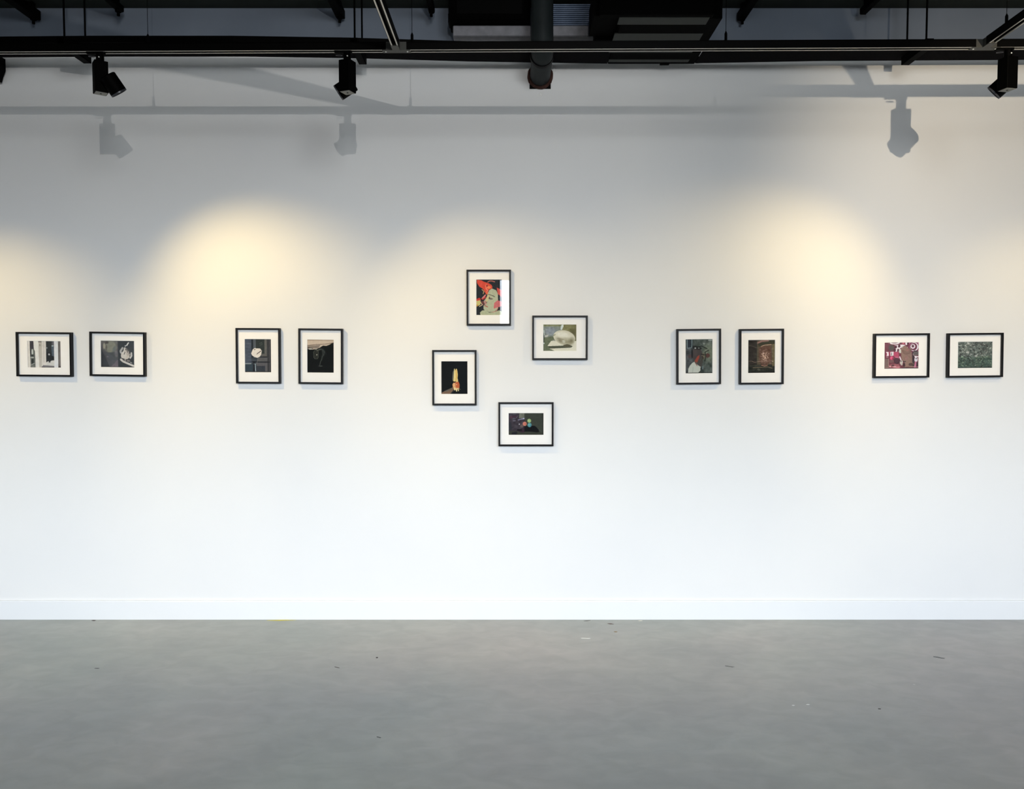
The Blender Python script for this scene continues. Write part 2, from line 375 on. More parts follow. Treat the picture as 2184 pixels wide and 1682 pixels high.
def art_face_hand():
    a = Art(72, 56, (72, 69, 72), 5)
    a.poly([(0, 0), (.5, 0), (.5, .6), (.2, .55), (.05, .3)], (98, 96, 92)).ell(.3, .22, .2, .26, (132, 133, 120), .2, 1, .3)
    a.ell(.1, .2, .03, .11, (160, 156, 140)).ell(.18, .07, .07, .06, (70, 64, 60), 0, 1, .5).ell(.28, .4, .1, .06, (122, 122, 105), 0, 1, .5)
    a.ell(.17, .26, .02, .1, (92, 88, 80)).ell(.4, .32, .06, .18, (100, 106, 105), .4, .8, .5).ell(.47, .08, .04, .08, (112, 112, 110), 0, 1, .5)
    a.poly([(.15, .45), (.45, .42), (.5, .75), (.3, .8), (.2, .6)], (66, 70, 73), .9).poly([(.03, .3), (.12, .45), (.26, 1), (.52, 1), (.52, .68), (.4, .62), (.28, .5)], (78, 80, 84), .7)
    a.ell(.2, .6, .04, .04, (125, 120, 126), 0, .8, .4).ell(.46, .48, .06, .16, (108, 106, 110), 0, .9, .4).poly([(.27, 1), (.4, .86), (.5, .7), (.52, 1)], (106, 98, 106))
    a.poly([(0, .3), (.09, .5), (.26, 1), (0, 1)], (26, 29, 34)).ell(.14, .85, .08, .12, (46, 48, 54), 0, .8, .5)
    a.rect(.52, 0, 1, 1, (35, 41, 46))
    H = (198, 190, 182)
    a.ell(.75, .52, .13, .17, H).ell(.68, .55, .08, .14, (205, 200, 194))
    a.line([(.6, .44), (.59, .38), (.65, .27)], .075, (172, 170, 170)).line([(.69, .42), (.72, .27)], .065, (205, 200, 195))
    a.line([(.8, .42), (.77, .29)], .05, (120, 112, 110)).line([(.86, .46), (.83, .33)], .04, (80, 74, 72)).line([(.88, .64), (.92, .56), (.915, .45)], .06, (204, 202, 198))
    a.line([(.7, .5), (.72, .42)], .025, (60, 56, 56)).line([(.8, .55), (.79, .42)], .015, (120, 112, 108)).line([(.86, .58), (.84, .46)], .025, (90, 84, 82))
    a.poly([(.6, .63), (.72, .68), (.9, .72), (.86, .8), (.7, .75), (.6, .69)], (66, 62, 62)).line([(.72, .66), (.73, .74)], .03, (200, 196, 192))
    a.ell(.82, .75, .05, .03, (140, 134, 130)).line([(.6, .7), (.66, .77), (.98, .94)], .075, (206, 202, 197)).line([(.88, .8), (.93, .83)], .02, (210, 206, 200))
    a.ell(.735, .19, .018, .024, (225, 225, 222)).line([(.775, .17), (.83, .07)], .045, (214, 214, 210))
    return a.noise(5, 20).rect(0, .98, 1, 1, (14, 14, 16))
def art_lily():
    a = Art(56, 70, (72, 78, 86), 7)
    a.rect(0, 0, .25, .75, (84, 92, 106)).noise(9, 46, 6).rect(.25, 0, .32, .56, (46, 52, 60)).rect(.32, 0, .42, .44, (92, 98, 106))
    a.rect(.42, 0, .75, .44, (56, 62, 62)).rect(.75, 0, .84, .52, (104, 103, 101)).rect(.62, .44, .84, .52, (102, 100, 98)).rect(.84, 0, 1, 1, (64, 65, 68)).rect(.93, 0, .97, 1, (84, 82, 86))
    a.rect(.55, .525, .85, .55, (40, 42, 46)).rect(.47, .56, .86, .675, (98, 98, 100)).rect(.3, .68, .95, .705, (28, 31, 36)).rect(.44, .71, .86, .81, (98, 97, 101))
    a.rect(.42, .81, .77, 1, (62, 67, 75)).rect(.77, .81, .86, 1, (100, 98, 101)).rect(.3, .705, .38, 1, (44, 48, 56)).rect(0, .75, .3, 1, (60, 73, 83)).rect(0, .735, .24, .753, (165, 174, 178))
    a.poly([(.24, .43), (.3, .31), (.38, .265), (.44, .28), (.58, .28), (.65, .35), (.62, .47), (.57, .53), (.48, .565), (.36, .54), (.27, .49)], (230, 222, 214))
    a.line([(.36, .32), (.42, .29)], .02, (90, 84, 86)).ell(.4, .285, .03, .016, (240, 236, 230)).line([(.47, .44), (.62, .355)], .018, (48, 38, 38)).ell(.46, .46, .02, .02, (190, 180, 172))
    a.line([(.5, .58), (.45, .76)], .012, (118, 120, 122)).line([(.34, .75), (.42, .75)], .015, (150, 160, 165)).line([(.395, .76), (.41, 1)], .02, (176, 194, 202))
    a.line([(.55, .14), (.65, .1), (.66, .16), (.57, .18)], .008, (110, 118, 110))
    return a.noise(3, 30).rect(0, .975, 1, 1, (30, 32, 36))
def art_lantern():
    a = Art(56, 70, (15, 18, 18), 9)
    a.poly([(0, 0), (1, 0), (1, .08), (.93, .1), (.85, .15), (.72, .19), (.6, .18), (.5, .23), (.36, .29), (.2, .3), (.1, .29), (0, .27)], (206, 189, 172))
    a.line([(0, .02), (1, .03)], .015, (160, 140, 124)).line([(0, .18), (.3, .15), (.7, .135), (.95, .1)], .022, (140, 124, 112)).poly([(0, .19), (.5, .16), (.42, .27), (.2, .27), (0, .25)], (142, 130, 120))
    a.line([(0, .25), (.2, .27)], .02, (38, 34, 32)).ell(.12, .285, .08, .02, (200, 196, 188)).poly([(.0, .3), (.2, .31), (.36, .3), (.5, .23), (.6, .19), (.75, .2), (1, .09), (1, .4), (0, .4)], (15, 18, 18))
    a.ell(.33, .285, .04, .02, (180, 174, 160))
    G = (112, 114, 104)
    a.line([(.27, .34), (.24, .38), (.25, .55), (.29, .58), (.38, .58), (.41, .54), (.42, .36), (.36, .33), (.27, .34)], .014, G, .8).rect(.26, .36, .41, .56, (58, 60, 52), .7)
    a.ell(.36, .46, .02, .018, (190, 188, 172)).line([(.36, .34), (.46, .3), (.52, .3)], .03, (118, 118, 106), .8)
    a.line([(.48, .28), (.58, .3), (.64, .38), (.62, .46), (.57, .5), (.54, .6)], .045, (66, 72, 70), .8).line([(.52, .27), (.64, .32), (.72, .44)], .02, (50, 56, 55), .8).line([(.54, .6), (.5, .67), (.47, .77)], .022, (74, 80, 76)).ell(.5, .8, .09, .014, (84, 90, 86))
    a.line([(.57, .34), (.58, .45)], .02, (90, 96, 94), .6)
    return a.noise(3, 24)
def art_red_face():
    a = Art(54, 75.4, (47, 51, 57), 11)
    RD = (216, 86, 70)
    a.poly([(.02, 0), (.2, .02), (.3, .06), (.48, .1), (.6, .15), (.64, .22), (.6, .26), (.5, .28), (.45, .36), (.37, .4), (.3, .3), (.24, .25), (.12, .2), (.03, .1)], RD)
    a.line([(.45, .07), (.52, .04), (.62, .04), (.72, .06)], .022, (214, 130, 118)).ell(.4, .19, .06, .06, (232, 120, 96)).ell(.42, .175, .025, .03, (120, 40, 40)).ell(.5, .22, .07, .04, (238, 140, 96)).line([(.38, .25), (.44, .3), (.4, .36)], .03, (240, 140, 120))
    a.line([(.22, .28), (.3, .33), (.27, .4)], .02, (210, 170, 120)).ell(.43, .38, .06, .04, (226, 112, 80))
    F = (184, 189, 164)
    a.poly([(.5, .3), (.62, .25), (.78, .3), (.85, .4), (.86, .8), (.72, .92), (.4, .91), (.28, .83), (.28, .74), (.34, .69), (.28, .62), (.4, .5), (.45, .4)], F)
    a.poly([(.8, .22), (.86, .24), (1, .3), (1, .5), (.84, .4)], (206, 92, 84)).poly([(.4, .5), (.48, .4), (.55, .43), (.45, .6), (.36, .66)], (206, 196, 150))
    a.poly([(.7, .66), (.84, .58), (1, .62), (1, .75), (.84, .78), (.68, .82)], (206, 118, 122)).poly([(.28, .62), (.36, .58), (.42, .68), (.34, .72)], (190, 130, 128), .8)
    a.line([(.47, .42), (.6, .44), (.72, .48)], .014, (52, 52, 50)).ell(.55, .53, .06, .025, (150, 138, 128)).line([(.5, .53), (.56, .55), (.64, .545)], .016, (62, 52, 52)).line([(.52, .49), (.5, .53)], .02, (60, 50, 50))
    a.ell(.4, .64, .03, .014, (120, 110, 104)).line([(.33, .73), (.44, .77)], .02, (170, 70, 72)).line([(.35, .88), (.5, .925), (.68, .91), (.84, .85)], .012, (96, 96, 84))
    a.line([(.84, .8), (.78, .9), (.6, .93)], .03, (222, 150, 140), .7)
    a.poly([(.14, .93), (.22, .87), (.34, .86), (.5, .93), (.7, .92), (.9, .86), (1, .9), (1, 1), (.16, 1)], (180, 186, 158))
    a.poly([(.2, .53), (.34, .42), (.4, .42), (.3, .55), (.22, .57)], (216, 110, 112)).line([(.24, .51), (.36, .43)], .014, (235, 180, 170)).line([(.25, .56), (.38, .5)], .03, (170, 60, 56)).line([(.17, .53), (.24, .6)], .03, (34, 34, 38))
    a.poly([(0, .55), (.12, .51), (.18, .55), (.16, .59), (0, .6)], (206, 66, 62)).poly([(0, .6), (.16, .58), (.18, .66), (.14, .72), (0, .76)], (204, 194, 128)).line([(.17, .64), (.24, .71), (.12, .76)], .02, (224, 196, 160)).ell(.03, .73, .03, .03, (190, 140, 70))
    a.poly([(.2, .6), (.28, .62), (.3, .74), (.22, .66)], (120, 70, 72))
    return a.noise(4, 26)
def art_lemon():
    a = Art(70, 56, (150, 152, 140), 13)
    a.rect(0, 0, .6, .5, (138, 146, 140)).ell(.22, .25, .22, .2, (146, 154, 164), 0, .9, .5).rect(.58, 0, 1, .62, (134, 132, 96)).ell(.9, .4, .15, .3, (104, 100, 76), 0, .7, .5).rect(0, 0, .6, .07, (132, 136, 104))
    a.noise(9, 16).rect(0, .62, 1, 1, (226, 223, 206)).rect(.95, .0, 1, .62, (112, 108, 78), .6)
    a.poly([(0, .5), (.3, .45), (.38, .56), (.24, .62), (.13, .8), (.2, .92), (.35, 1), (0, 1)], (112, 120, 98)).noise(6, 20, None, (a.U < .35)).poly([(0, .35), (.015, .3), (.03, .5), (.02, .7), (0, .8)], (60, 70, 66))
    a.poly([(.04, .42), (.17, .38), (.12, .47), (.04, .47)], (196, 194, 188)).line([(.02, .22), (.03, .4)], .02, (220, 232, 228)).ell(.02, .71, .015, .03, (225, 235, 235))
    a.poly([(.13, .82), (.6, .8), (.86, .8), (.89, .83), (.84, .875), (.6, .89), (.2, .91)], (88, 92, 78))
    a.poly([(.55, .02), (.6, 0), (.59, .14), (.56, .2), (.52, .19), (.53, .06)], (214, 224, 222)).rect(.585, 0, .61, .1, (236, 240, 232))
    a.ell(.635, .49, .335, .27, (216, 212, 193), .22).ell(.7, .66, .26, .2, (160, 155, 130), .3, .9, .9).ell(.85, .62, .12, .18, (128, 124, 98), .5, .9, .9).ell(.5, .6, .17, .12, (138, 132, 110), .6, .85, .9)
    a.ell(.58, .38, .26, .13, (232, 230, 216), .12, .9, .5).ell(.62, .64, .06, .06, (205, 205, 190), .6, .9, .5).line([(.42, .53), (.48, .52), (.53, .55), (.62, .56)], .012, (120, 114, 96)).poly([(.6, .78), (.72, .74), (.84, .78), (.8, .84), (.65, .84)], (104, 100, 82))
    a.line([(.3, .42), (.36, .38)], .03, (140, 146, 120))
    return a.noise(3, 30)
def art_corn():
    a = Art(56, 70, (15, 19, 22), 17)
    a.poly([(0, .96), (.2, .88), (.44, .79), (.5, .84), (.33, 1), (0, 1)], (124, 100, 82)).poly([(.1, .91), (.42, .8), (.46, .83), (.2, .93)], (98, 96, 90), .8).line([(.35, 1), (.5, .87)], .03, (46, 50, 50))
    a.poly([(.43, .5), (.44, .35), (.49, .22), (.52, .23), (.53, .28), (.57, .22), (.6, .24), (.63, .4), (.62, .52), (.64, .58), (.63, .64), (.5, .64), (.44, .6)], (228, 208, 142))
    a.poly([(.42, .5), (.44, .33), (.5, .22), (.48, .4), (.46, .6), (.42, .58)], (120, 118, 104)).line([(.56, .26), (.58, .5), (.55, .6)], .018, (204, 150, 62)).line([(.5, .3), (.52, .5)], .014, (246, 228, 166)).line([(.61, .3), (.61, .5)], .014, (244, 214, 130))
    a.poly([(.42, .7), (.5, .64), (.66, .62), (.7, .72), (.69, .82), (.66, .86), (.56, .88), (.5, .88), (.44, .8)], (206, 150, 106)).poly([(.54, .64), (.66, .63), (.7, .72), (.69, .81), (.56, .8)], (186, 92, 58))
    for v in (.68, .725, .77): a.line([(.55, v + .01), (.68, v)], .01, (214, 130, 90))
    a.poly([(.44, .6), (.5, .62), (.58, .61), (.5, .67), (.44, .65)], (40, 22, 18)).ell(.48, .72, .04, .07, (230, 178, 130)).ell(.51, .84, .03, .05, (232, 216, 164))
    a.line([(.57, .84), (.585, .91)], .034, (236, 224, 170)).line([(.63, .83), (.655, .9)], .03, (228, 212, 160)).line([(.66, .84), (.72, .86)], .016, (150, 140, 110)).ell(.585, .71, .015, .015, (240, 214, 180))
    return a.noise(2, 30)
def art_balls():
    a = Art(74, 46, (64, 68, 60), 19)
    a.rect(0, 0, .46, 1, (66, 60, 68)).noise(9, 14, 18, (a.U < .46)).rect(.3, 0, .46, .23, (96, 98, 88))
    for u in (.32, .345, .38, .42): a.line([(u + .01, 0), (u - .01, .24)], .014, (176, 178, 164), .8)
    a.rect(.1, .12, .24, .2, (70, 48, 62)).poly([(.03, .15), (.1, .12), (.1, .25), (.03, .26)], (86, 58, 72)).line([(.25, .14), (.22, .24)], .015, (128, 116, 130)).rect(.12, .03, .22, .06, (104, 100, 106)).rect(.12, .24, .2, .28, (98, 96, 108)).poly([(.26, .3), (.45, .21), (.46, .27), (.27, .34)], (132, 132, 152))
    a.rect(.12, .33, .2, .37, (116, 114, 128)).ell(.43, .25, .025, .04, (190, 190, 222), 0, .8, .5)
    a.poly([(.0, .82), (.3, .82), (.5, .84), (1, .86), (1, 1), (0, 1)], (62, 65, 56)).poly([(.24, .74), (.4, .74), (.46, .62), (.46, .88), (.38, .9), (.28, .84)], (58, 38, 54)).rect(.24, .73, .38, .82, (26, 20, 28))
    a.poly([(.45, .64), (.52, .57), (.54, .6), (.62, .63), (.68, .58), (.74, .58), (.8, .65), (.86, .76), (.875, .87), (.8, .89), (.7, .86), (.56, .845), (.45, .855)], (7, 10, 15))
    a.poly([(.1, .88), (.22, .84), (.26, .9), (.2, 1), (.08, 1)], (32, 31, 38)).poly([(0, .4), (.06, .42), (.1, .7), (.02, .8), (0, .8)], (52, 54, 62))
    a.ell(.38, .59, .05, .075, (104, 92, 90)).ell(.305, .505, .014, .03, (205, 205, 212)).line([(.82, .68), (.9, .8), (.96, .9)], .01, (84, 92, 88))
    a.ell(.46, .49, .058, .095, (206, 132, 116)).ell(.485, .5, .028, .05, (196, 92, 74), 0, .8, .5).ell(.59, .35, .055, .088, (158, 182, 124)).ell(.575, .33, .028, .04, (182, 204, 150), 0, .8, .5).ell(.6, .545, .058, .1, (92, 152, 158)).ell(.585, .52, .03, .05, (126, 182, 186), 0, .7, .5).ell(.64, .58, .02, .05, (60, 90, 120), 0, .6, .5)
    return a.noise(3, 30).rect(0, .98, 1, 1, (20, 20, 20)).rect(.975, 0, 1, 1, (44, 46, 42))
def art_man():
    a = Art(56, 72, (84, 92, 88), 23)
    a.ell(.85, .4, .3, .35, (126, 134, 118), 0, .8, .6).rect(0, 0, .28, .3, (62, 70, 74)).rect(.0, .28, .3, 1, (78, 82, 84)).noise(11, 14).noise(7, 34)
    a.rect(.06, .03, .19, .24, (52, 60, 68)).line([(.06, .02), (.06, .26), (.2, .25)], .018, (140, 156, 160)).line([(.235, .0), (.23, .24)], .016, (150, 170, 174))
    a.ell(.43, .45, .19, .2, (76, 70, 70)).ell(.36, .38, .1, .14, (84, 76, 76), 0, .8, .5).ell(.42, .25, .18, .05, (44, 46, 46), .2).ell(.16, .5, .1, .07, (86, 68, 70), .2, .8, .5).ell(.24, .42, .03, .14, (38, 38, 40))
    a.ell(.82, .48, .085, .065, (92, 66, 62)).ell(.66, .5, .09, .12, (112, 106, 90), 0, .9, .4).line([(.58, .44), (.7, .46)], .025, (34, 34, 34)).line([(.62, .5), (.62, .58)], .03, (56, 46, 44)).line([(.72, .64), (.75, .5), (.72, .38), (.85, .33)], .024, (42, 44, 42)).line([(.3, .26), (.6, .2), (.8, .28)], .025, (40, 44, 42)).ell(.36, .26, .03, .016, (214, 218, 214)).ell(.49, .26, .03, .012, (160, 166, 162))
    a.line([(.62, .68), (.6, .6), (.66, .55)], .04, (70, 66, 60)).poly([(.33, .64), (.44, .5), (.52, .46), (.5, .6), (.44, .7)], (150, 74, 62)).poly([(.42, .7), (.5, .56), (.62, .66), (.6, .8), (.5, .8)], (76, 72, 70))
    a.poly([(.09, 1), (.1, .87), (.16, .77), (.25, .69), (.33, .66), (.4, .73), (.5, .78), (.58, .82), (.62, .9), (.62, 1)], (194, 198, 190)).line([(.34, .67), (.43, .78)], .018, (150, 96, 90)).line([(.28, .82), (.26, 1)], .02, (172, 178, 172))
    a.poly([(.55, .83), (.64, .8), (.66, .9), (.7, 1), (.45, 1), (.55, .92)], (58, 66, 64)).line([(.64, .8), (.64, .88)], .012, (170, 190, 196)).line([(.85, .03), (.97, .03)], .018, (190, 196, 194)).ell(.68, .13, .05, .04, (140, 148, 142), 0, .9, .4)
    return a.rect(0, .98, 1, 1, (36, 42, 40))
def art_barrel():
    a = Art(56, 70, (92, 82, 68), 29)
    a.rect(0, 0, .33, 1, (54, 50, 46)).rect(0, .75, 1, 1, (48, 50, 44)).rect(.9, .1, 1, .8, (110, 102, 78)).noise(7, 26, 10)
    a.poly([(.36, .1), (.55, .02), (1, .0), (1, .12), (.6, .14), (.4, .2)], (66, 66, 54)).line([(.35, .09), (.5, .04), (.75, .02)], .05, (150, 118, 112)).line([(.48, .2), (.62, .155), (.86, .14)], .018, (196, 160, 138))
    a.poly([(.4, .25), (.5, .2), (.85, .18), (.88, .6), (.72, .76), (.5, .76), (.42, .6)], (104, 78, 66))
    r = a.rng
    for _ in range(190):
        u = r.normal(.62, .12); v = r.uniform(.26, .76); g = math.exp(-((v - .5) / .13) ** 2) * math.exp(-((u - .62) / .14) ** 2)
        c = np.array((100, 76, 66)) * (1 - g) + np.array((226, 196, 178)) * g + r.normal(0, 22)
        if .38 < u < .9: a.ell(u, v, r.uniform(.01, .035), r.uniform(.006, .016), tuple(np.clip(c, 30, 240)), r.uniform(-.6, .6))
    a.line([(.5, .77), (.62, .79), (.72, .77)], .02, (176, 130, 112)).line([(.0, .64), (.14, .64), (.25, .68), (.4, .65), (.92, .64)], .01, (168, 142, 130)).line([(.02, .16), (.2, .2), (.35, .24)], .012, (98, 88, 82))
    a.line([(.18, .84), (.55, .83), (.75, .82), (.9, .86)], .016, (138, 122, 100)).line([(.05, .78), (.5, .78)], .012, (100, 98, 88), .7).ell(.4, .9, .06, .03, (96, 96, 84), .3, .8).line([(.33, 0), (.33, .7)], .012, (66, 72, 62)).ell(.92, .65, .03, .01, (200, 184, 160))
    return a.noise(4, 40).rect(0, .975, 1, 1, (16, 15, 14))
def art_crimson():
    a = Art(71, 55.5, (112, 52, 66), 31)
    MV = (186, 122, 152); WH = (238, 232, 238); DK = (78, 22, 44)
    a.rect(.0, .05, .1, .33, (116, 58, 68)).ell(.2, .2, .1, .13, (84, 76, 70), 0, 1, .3).ell(.29, .0, .16, .075, WH).ell(.29, -.01, .1, .045, (140, 100, 112)).ell(.13, .02, .03, .03, (150, 110, 120))
    a.rect(.5, 0, .62, .1, (150, 74, 90)).ell(.64, .04, .03, .06, WH).ell(.68, .03, .02, .06, (60, 34, 44)).ell(.55, .03, .02, .03, (206, 120, 134))
    a.poly([(.3, .1), (.52, .08), (.62, .1), (.46, .22), (.44, .34), (.38, .33), (.34, .36), (.28, .3), (.33, .22)], WH)
    for u, v, s_ in ((.33, .17, .035), (.43, .14, .035), (.3, .29, .035), (.4, .29, .03)): a.ell(u, v, s_, s_ * 1.6, DK, .2)
    a.ell(.46, .33, .04, .08, (206, 208, 200)).poly([(.5, .16), (.6, .1), (.5, .22)], (196, 198, 190))
    a.rect(.72, .0, 1, .34, MV).ell(.86, .18, .155, .21, (122, 42, 74)).ring(.84, .17, .17, .22, .09, WH, 1, 1.9, 3.2).ell(.87, .17, .125, .165, WH).ell(.855, .165, .1, .14, (104, 30, 60)).ell(.835, .155, .068, .09, WH).ell(.83, .145, .036, .052, (92, 50, 64)).ring(.86, .18, .2, .27, .05, DK)
    a.poly([(.48, .24), (.6, .12), (.66, .16), (.76, .3), (.8, .38), (.82, .8), (.9, .95), (.56, .95), (.6, .78), (.5, .62)], (144, 116, 102))
    for r_ in (.07, .1, .13): a.ring(.65, .28, r_, r_ * 1.3, .1, (122, 92, 80), 1, -.4, 3.4)
    a.ell(.67, .3, .05, .05, (158, 106, 100), 0, .8, .4).ell(.64, .6, .07, .1, (156, 112, 108), 0, .7, .5).ring(.68, .72, .1, .22, .05, (124, 90, 82), .8)
    a.rect(.82, .36, .88, .9, (44, 22, 28)).ell(.93, .42, .09, .08, (98, 90, 88)).ring(.93, .43, .09, .1, .12, (150, 130, 134), 1, 1.4, 3.9).rect(.86, .31, .97, .35, (40, 12, 24))
    a.rect(.04, .35, .28, .52, (150, 52, 82)).poly([(.04, .36), (.12, .36), (.13, .51), (.06, .51), (.08, .43)], WH).poly([(.17, .36), (.27, .35), (.265, .5), (.18, .52)], WH).rect(.195, .38, .22, .5, (120, 122, 118)).rect(.28, .36, .42, .54, (186, 74, 106)).poly([(.3, .54), (.42, .54), (.44, .64), (.34, .6)], (196, 106, 134)).rect(.05, .52, .12, .58, (150, 112, 118))
    a.ell(.215, .6, .055, .075, (212, 72, 118)).ell(.2, .58, .03, .035, (236, 130, 164), 0, .8, .5).ell(.25, .62, .02, .06, (120, 20, 50), 0, .8, .5).ell(.215, .72, .07, .06, (120, 82, 82)).ell(.37, .72, .075, .1, (80, 40, 56)).ring(.37, .7, .08, .1, .1, (48, 18, 30))
    a.rect(0, .62, .12, .96, (122, 100, 94)).line([(.125, .62), (.125, .96), (0, .96)], .014, (204, 174, 158)).poly([(.13, .86), (.22, .82), (.42, .83), (.48, .95), (.36, .99), (.15, .95)], (160, 96, 104)).ell(.25, .87, .04, .025, (60, 34, 34)).ell(.17, .92, .02, .025, (236, 206, 206)).ell(.31, .93, .05, .02, (226, 180, 184)).ell(.4, .95, .06, .03, (206, 130, 140))
    a.line([(.45, .55), (.48, .64), (.5, .72)], .04, WH).ell(.5, .76, .045, .09, (208, 204, 196)).ell(.49, .72, .02, .04, (120, 112, 108)).line([(.55, .72), (.6, .74), (.62, .72)], .03, (52, 40, 40)).ell(.51, .84, .03, .04, (188, 180, 172)).ell(.58, .86, .03, .08, (58, 26, 32))
    a.ell(.78, .84, .07, .06, (88, 66, 58)).ring(.78, .86, .08, .1, .08, (160, 134, 116), 1, -3.2, 0)
    a.poly([(.88, .52), (1, .53), (1, .57), (.93, .57), (.9, .6)], WH).ell(.93, .66, .05, .09, (222, 216, 226)).ell(.935, .62, .015, .025, (40, 30, 50)).poly([(.9, .74), (.95, .74), (.93, .96), (.87, .96)], (196, 120, 150)).rect(.94, .76, 1, .95, (60, 16, 34)).line([(.88, .95), (1, .94)], .02, (204, 140, 160))
    a.poly([(0, .97), (.4, 1), (.6, .96), (.8, .97), (1, .96), (1, 1), (0, 1)], (40, 24, 26))
    return a.noise(4, 40)
def art_leaves():
    a = Art(71.5, 56, (96, 106, 100), 37); r = a.rng
    a.rect(0, .6, 1, 1, (66, 86, 76)).noise(14, 12)
    for _ in range(520):
        u, v = r.uniform(0, 1), r.uniform(0, 1); L = r.uniform(.02, .07); an = r.uniform(-1.3, 1.3)
        g = r.choice([r.uniform(36, 80), r.uniform(95, 150), r.uniform(130, 185)], p=[.34, .42, .24]) * (1 - .3 * max(0, v - .5) / .5)
        t = 1. if v < .55 else .9
        a.ell(u, v, L * .55, L * r.uniform(.12, .3) * 1.2, (g * t, g * 1.03, g * .97 * t), an)
    for u, v, s_ in ((.3, .06, .06), (.37, .13, .03), (.22, .13, .03), (.03, .13, .025), (.53, .54, .05), (.38, .47, .03), (.28, .4, .06), (.51, .9, .02)): a.ell(u, v, s_, s_ * .75, (198, 198, 192), r.uniform(-.8, .8), .9, .4)
    for u, v in ((.37, .34), (.62, .27), (.06, .54), (.3, .64), (.85, .18), (.48, .46), (.42, .7), (.7, .93)): a.ell(u, v, .03, .028, (22, 30, 26), 0, .9, .4)
    a.line([(.1, .28), (.19, .42)], .016, (180, 184, 178)).line([(.32, .52), (.44, .7)], .012, (30, 36, 32)).line([(.34, .6), (.42, .7)], .01, (190, 190, 184)).line([(.9, .3), (.84, .52)], .01, (40, 50, 44))
    return a.noise(5, 50).rect(0, .975, 1, 1, (18, 26, 22))

def print_mesh(a, w, h, parent, y):
    px = a.out(); ny, nx = px.shape[:2]
    xs_ = np.linspace(-w / 2, w / 2, nx + 1); zs = np.linspace(h / 2, -h / 2, ny + 1)
    X, Z = np.meshgrid(xs_, zs)
    co_ = np.stack([X.ravel(), np.full(X.size, y), Z.ravel()], 1)
    i = np.arange(ny)[:, None] * (nx + 1) + np.arange(nx)[None, :]
    q = np.stack([i, i + nx + 1, i + nx + 2, i + 1], -1).reshape(-1, 4)
    me = bpy.data.meshes.new('print')
    me.vertices.add(len(co_)); me.vertices.foreach_set('co', co_.ravel().astype(np.float32))
    me.loops.add(q.size); me.loops.foreach_set('vertex_index', q.ravel().astype(np.int32))
    me.polygons.add(len(q)); me.polygons.foreach_set('loop_start', (np.arange(len(q)) * 4).astype(np.int32))
    me.update(calc_edges=True)
    s = px.reshape(-1, 3) / 255.; l_ = np.where(s <= .04045, s / 12.92, ((s + .055) / 1.055) ** 2.4)
    c4 = np.repeat(np.concatenate([l_, np.ones((len(l_), 1))], 1), 4, axis=0)
    at_ = me.color_attributes.new('ink', 'FLOAT_COLOR', 'CORNER'); at_.data.foreach_set('color', c4.ravel().astype(np.float32))
    me.materials.append(M['print'])
    o = bpy.data.objects.new('print', me); C.objects.link(o); o.parent = parent
    return o

LONG, SHORT, DEP, FW = .3165, .2530, .025, .0098
def framed(cx, cy, land, rect, art, label, lean=0., kind='framed_print'):
    p = at(cx, cy, DEP)
    w, h = (LONG, SHORT) if land else (SHORT, LONG)
    root = empty(kind, (p.x, 0, p.z)); root.rotation_euler.y = lean
    tag(root, label, 'framed print', 'black framed prints on the gallery wall')
    x, z = w / 2, h / 2
    m = MB(); bm = m.bm
    prof = [(-.0005, 0), (-DEP, 0), (-DEP, FW), (-.008, FW), (-.0005, FW)]     # (y, inset)
    rings = []
    for (yy, ins) in prof:
        rings.append([bm.verts.new((sx * (x - ins), yy, sz * (z - ins))) for sx, sz in ((-1, -1), (1, -1), (1, 1), (-1, 1))])
    for a_, b_ in zip(rings, rings[1:] + rings[:1]):
        for i in range(4): bm.faces.new((a_[i], a_[(i + 1) % 4], b_[(i + 1) % 4], b_[i]))
    m.build('frame', M['frame'], root)
    # mount with a window cut out
    q0 = at(rect[0], rect[1], .010); q1 = at(rect[2], rect[3], .010)
    wx0, wx1, wz1, wz0 = q0.x - p.x, q1.x - p.x, q0.z - p.z, q1.z - p.z
    ox, oz = x - FW + .0002, z - FW + .0002
    m = MB(); bm = m.bm; yf, yb = -.0115, -.0098; bv = .0012
    rs = []
    for (yy, a0, a1, b0, b1) in ((yb, -ox, ox, -oz, oz), (yf, -ox, ox, -oz, oz), (yf, wx0 - bv, wx1 + bv, wz0 - bv, wz1 + bv), (yb, wx0, wx1, wz0, wz1)):
        rs.append([bm.verts.new((a, yy, b)) for a, b in ((a0, b0), (a1, b0), (a1, b1), (a0, b1))])
    for a_, b_ in zip(rs, rs[1:] + rs[:1]):
        for i in range(4): bm.faces.new((a_[i], a_[(i + 1) % 4], b_[(i + 1) % 4], b_[i]))
    m.build('mount', M['mount'], root)
    o = print_mesh(art, wx1 - wx0 + .001, wz1 - wz0 + .001, root, -.0096); o.location = ((wx0 + wx1) / 2, 0, (wz0 + wz1) / 2)
    MB().box(-ox, ox, -.0094, -.004, -oz, oz).build('backing_board', M['backing'], root)
    MB().box(-ox, ox, -.0205, -.0188, -oz, oz).build('glass', M['glass'], root)
    return root

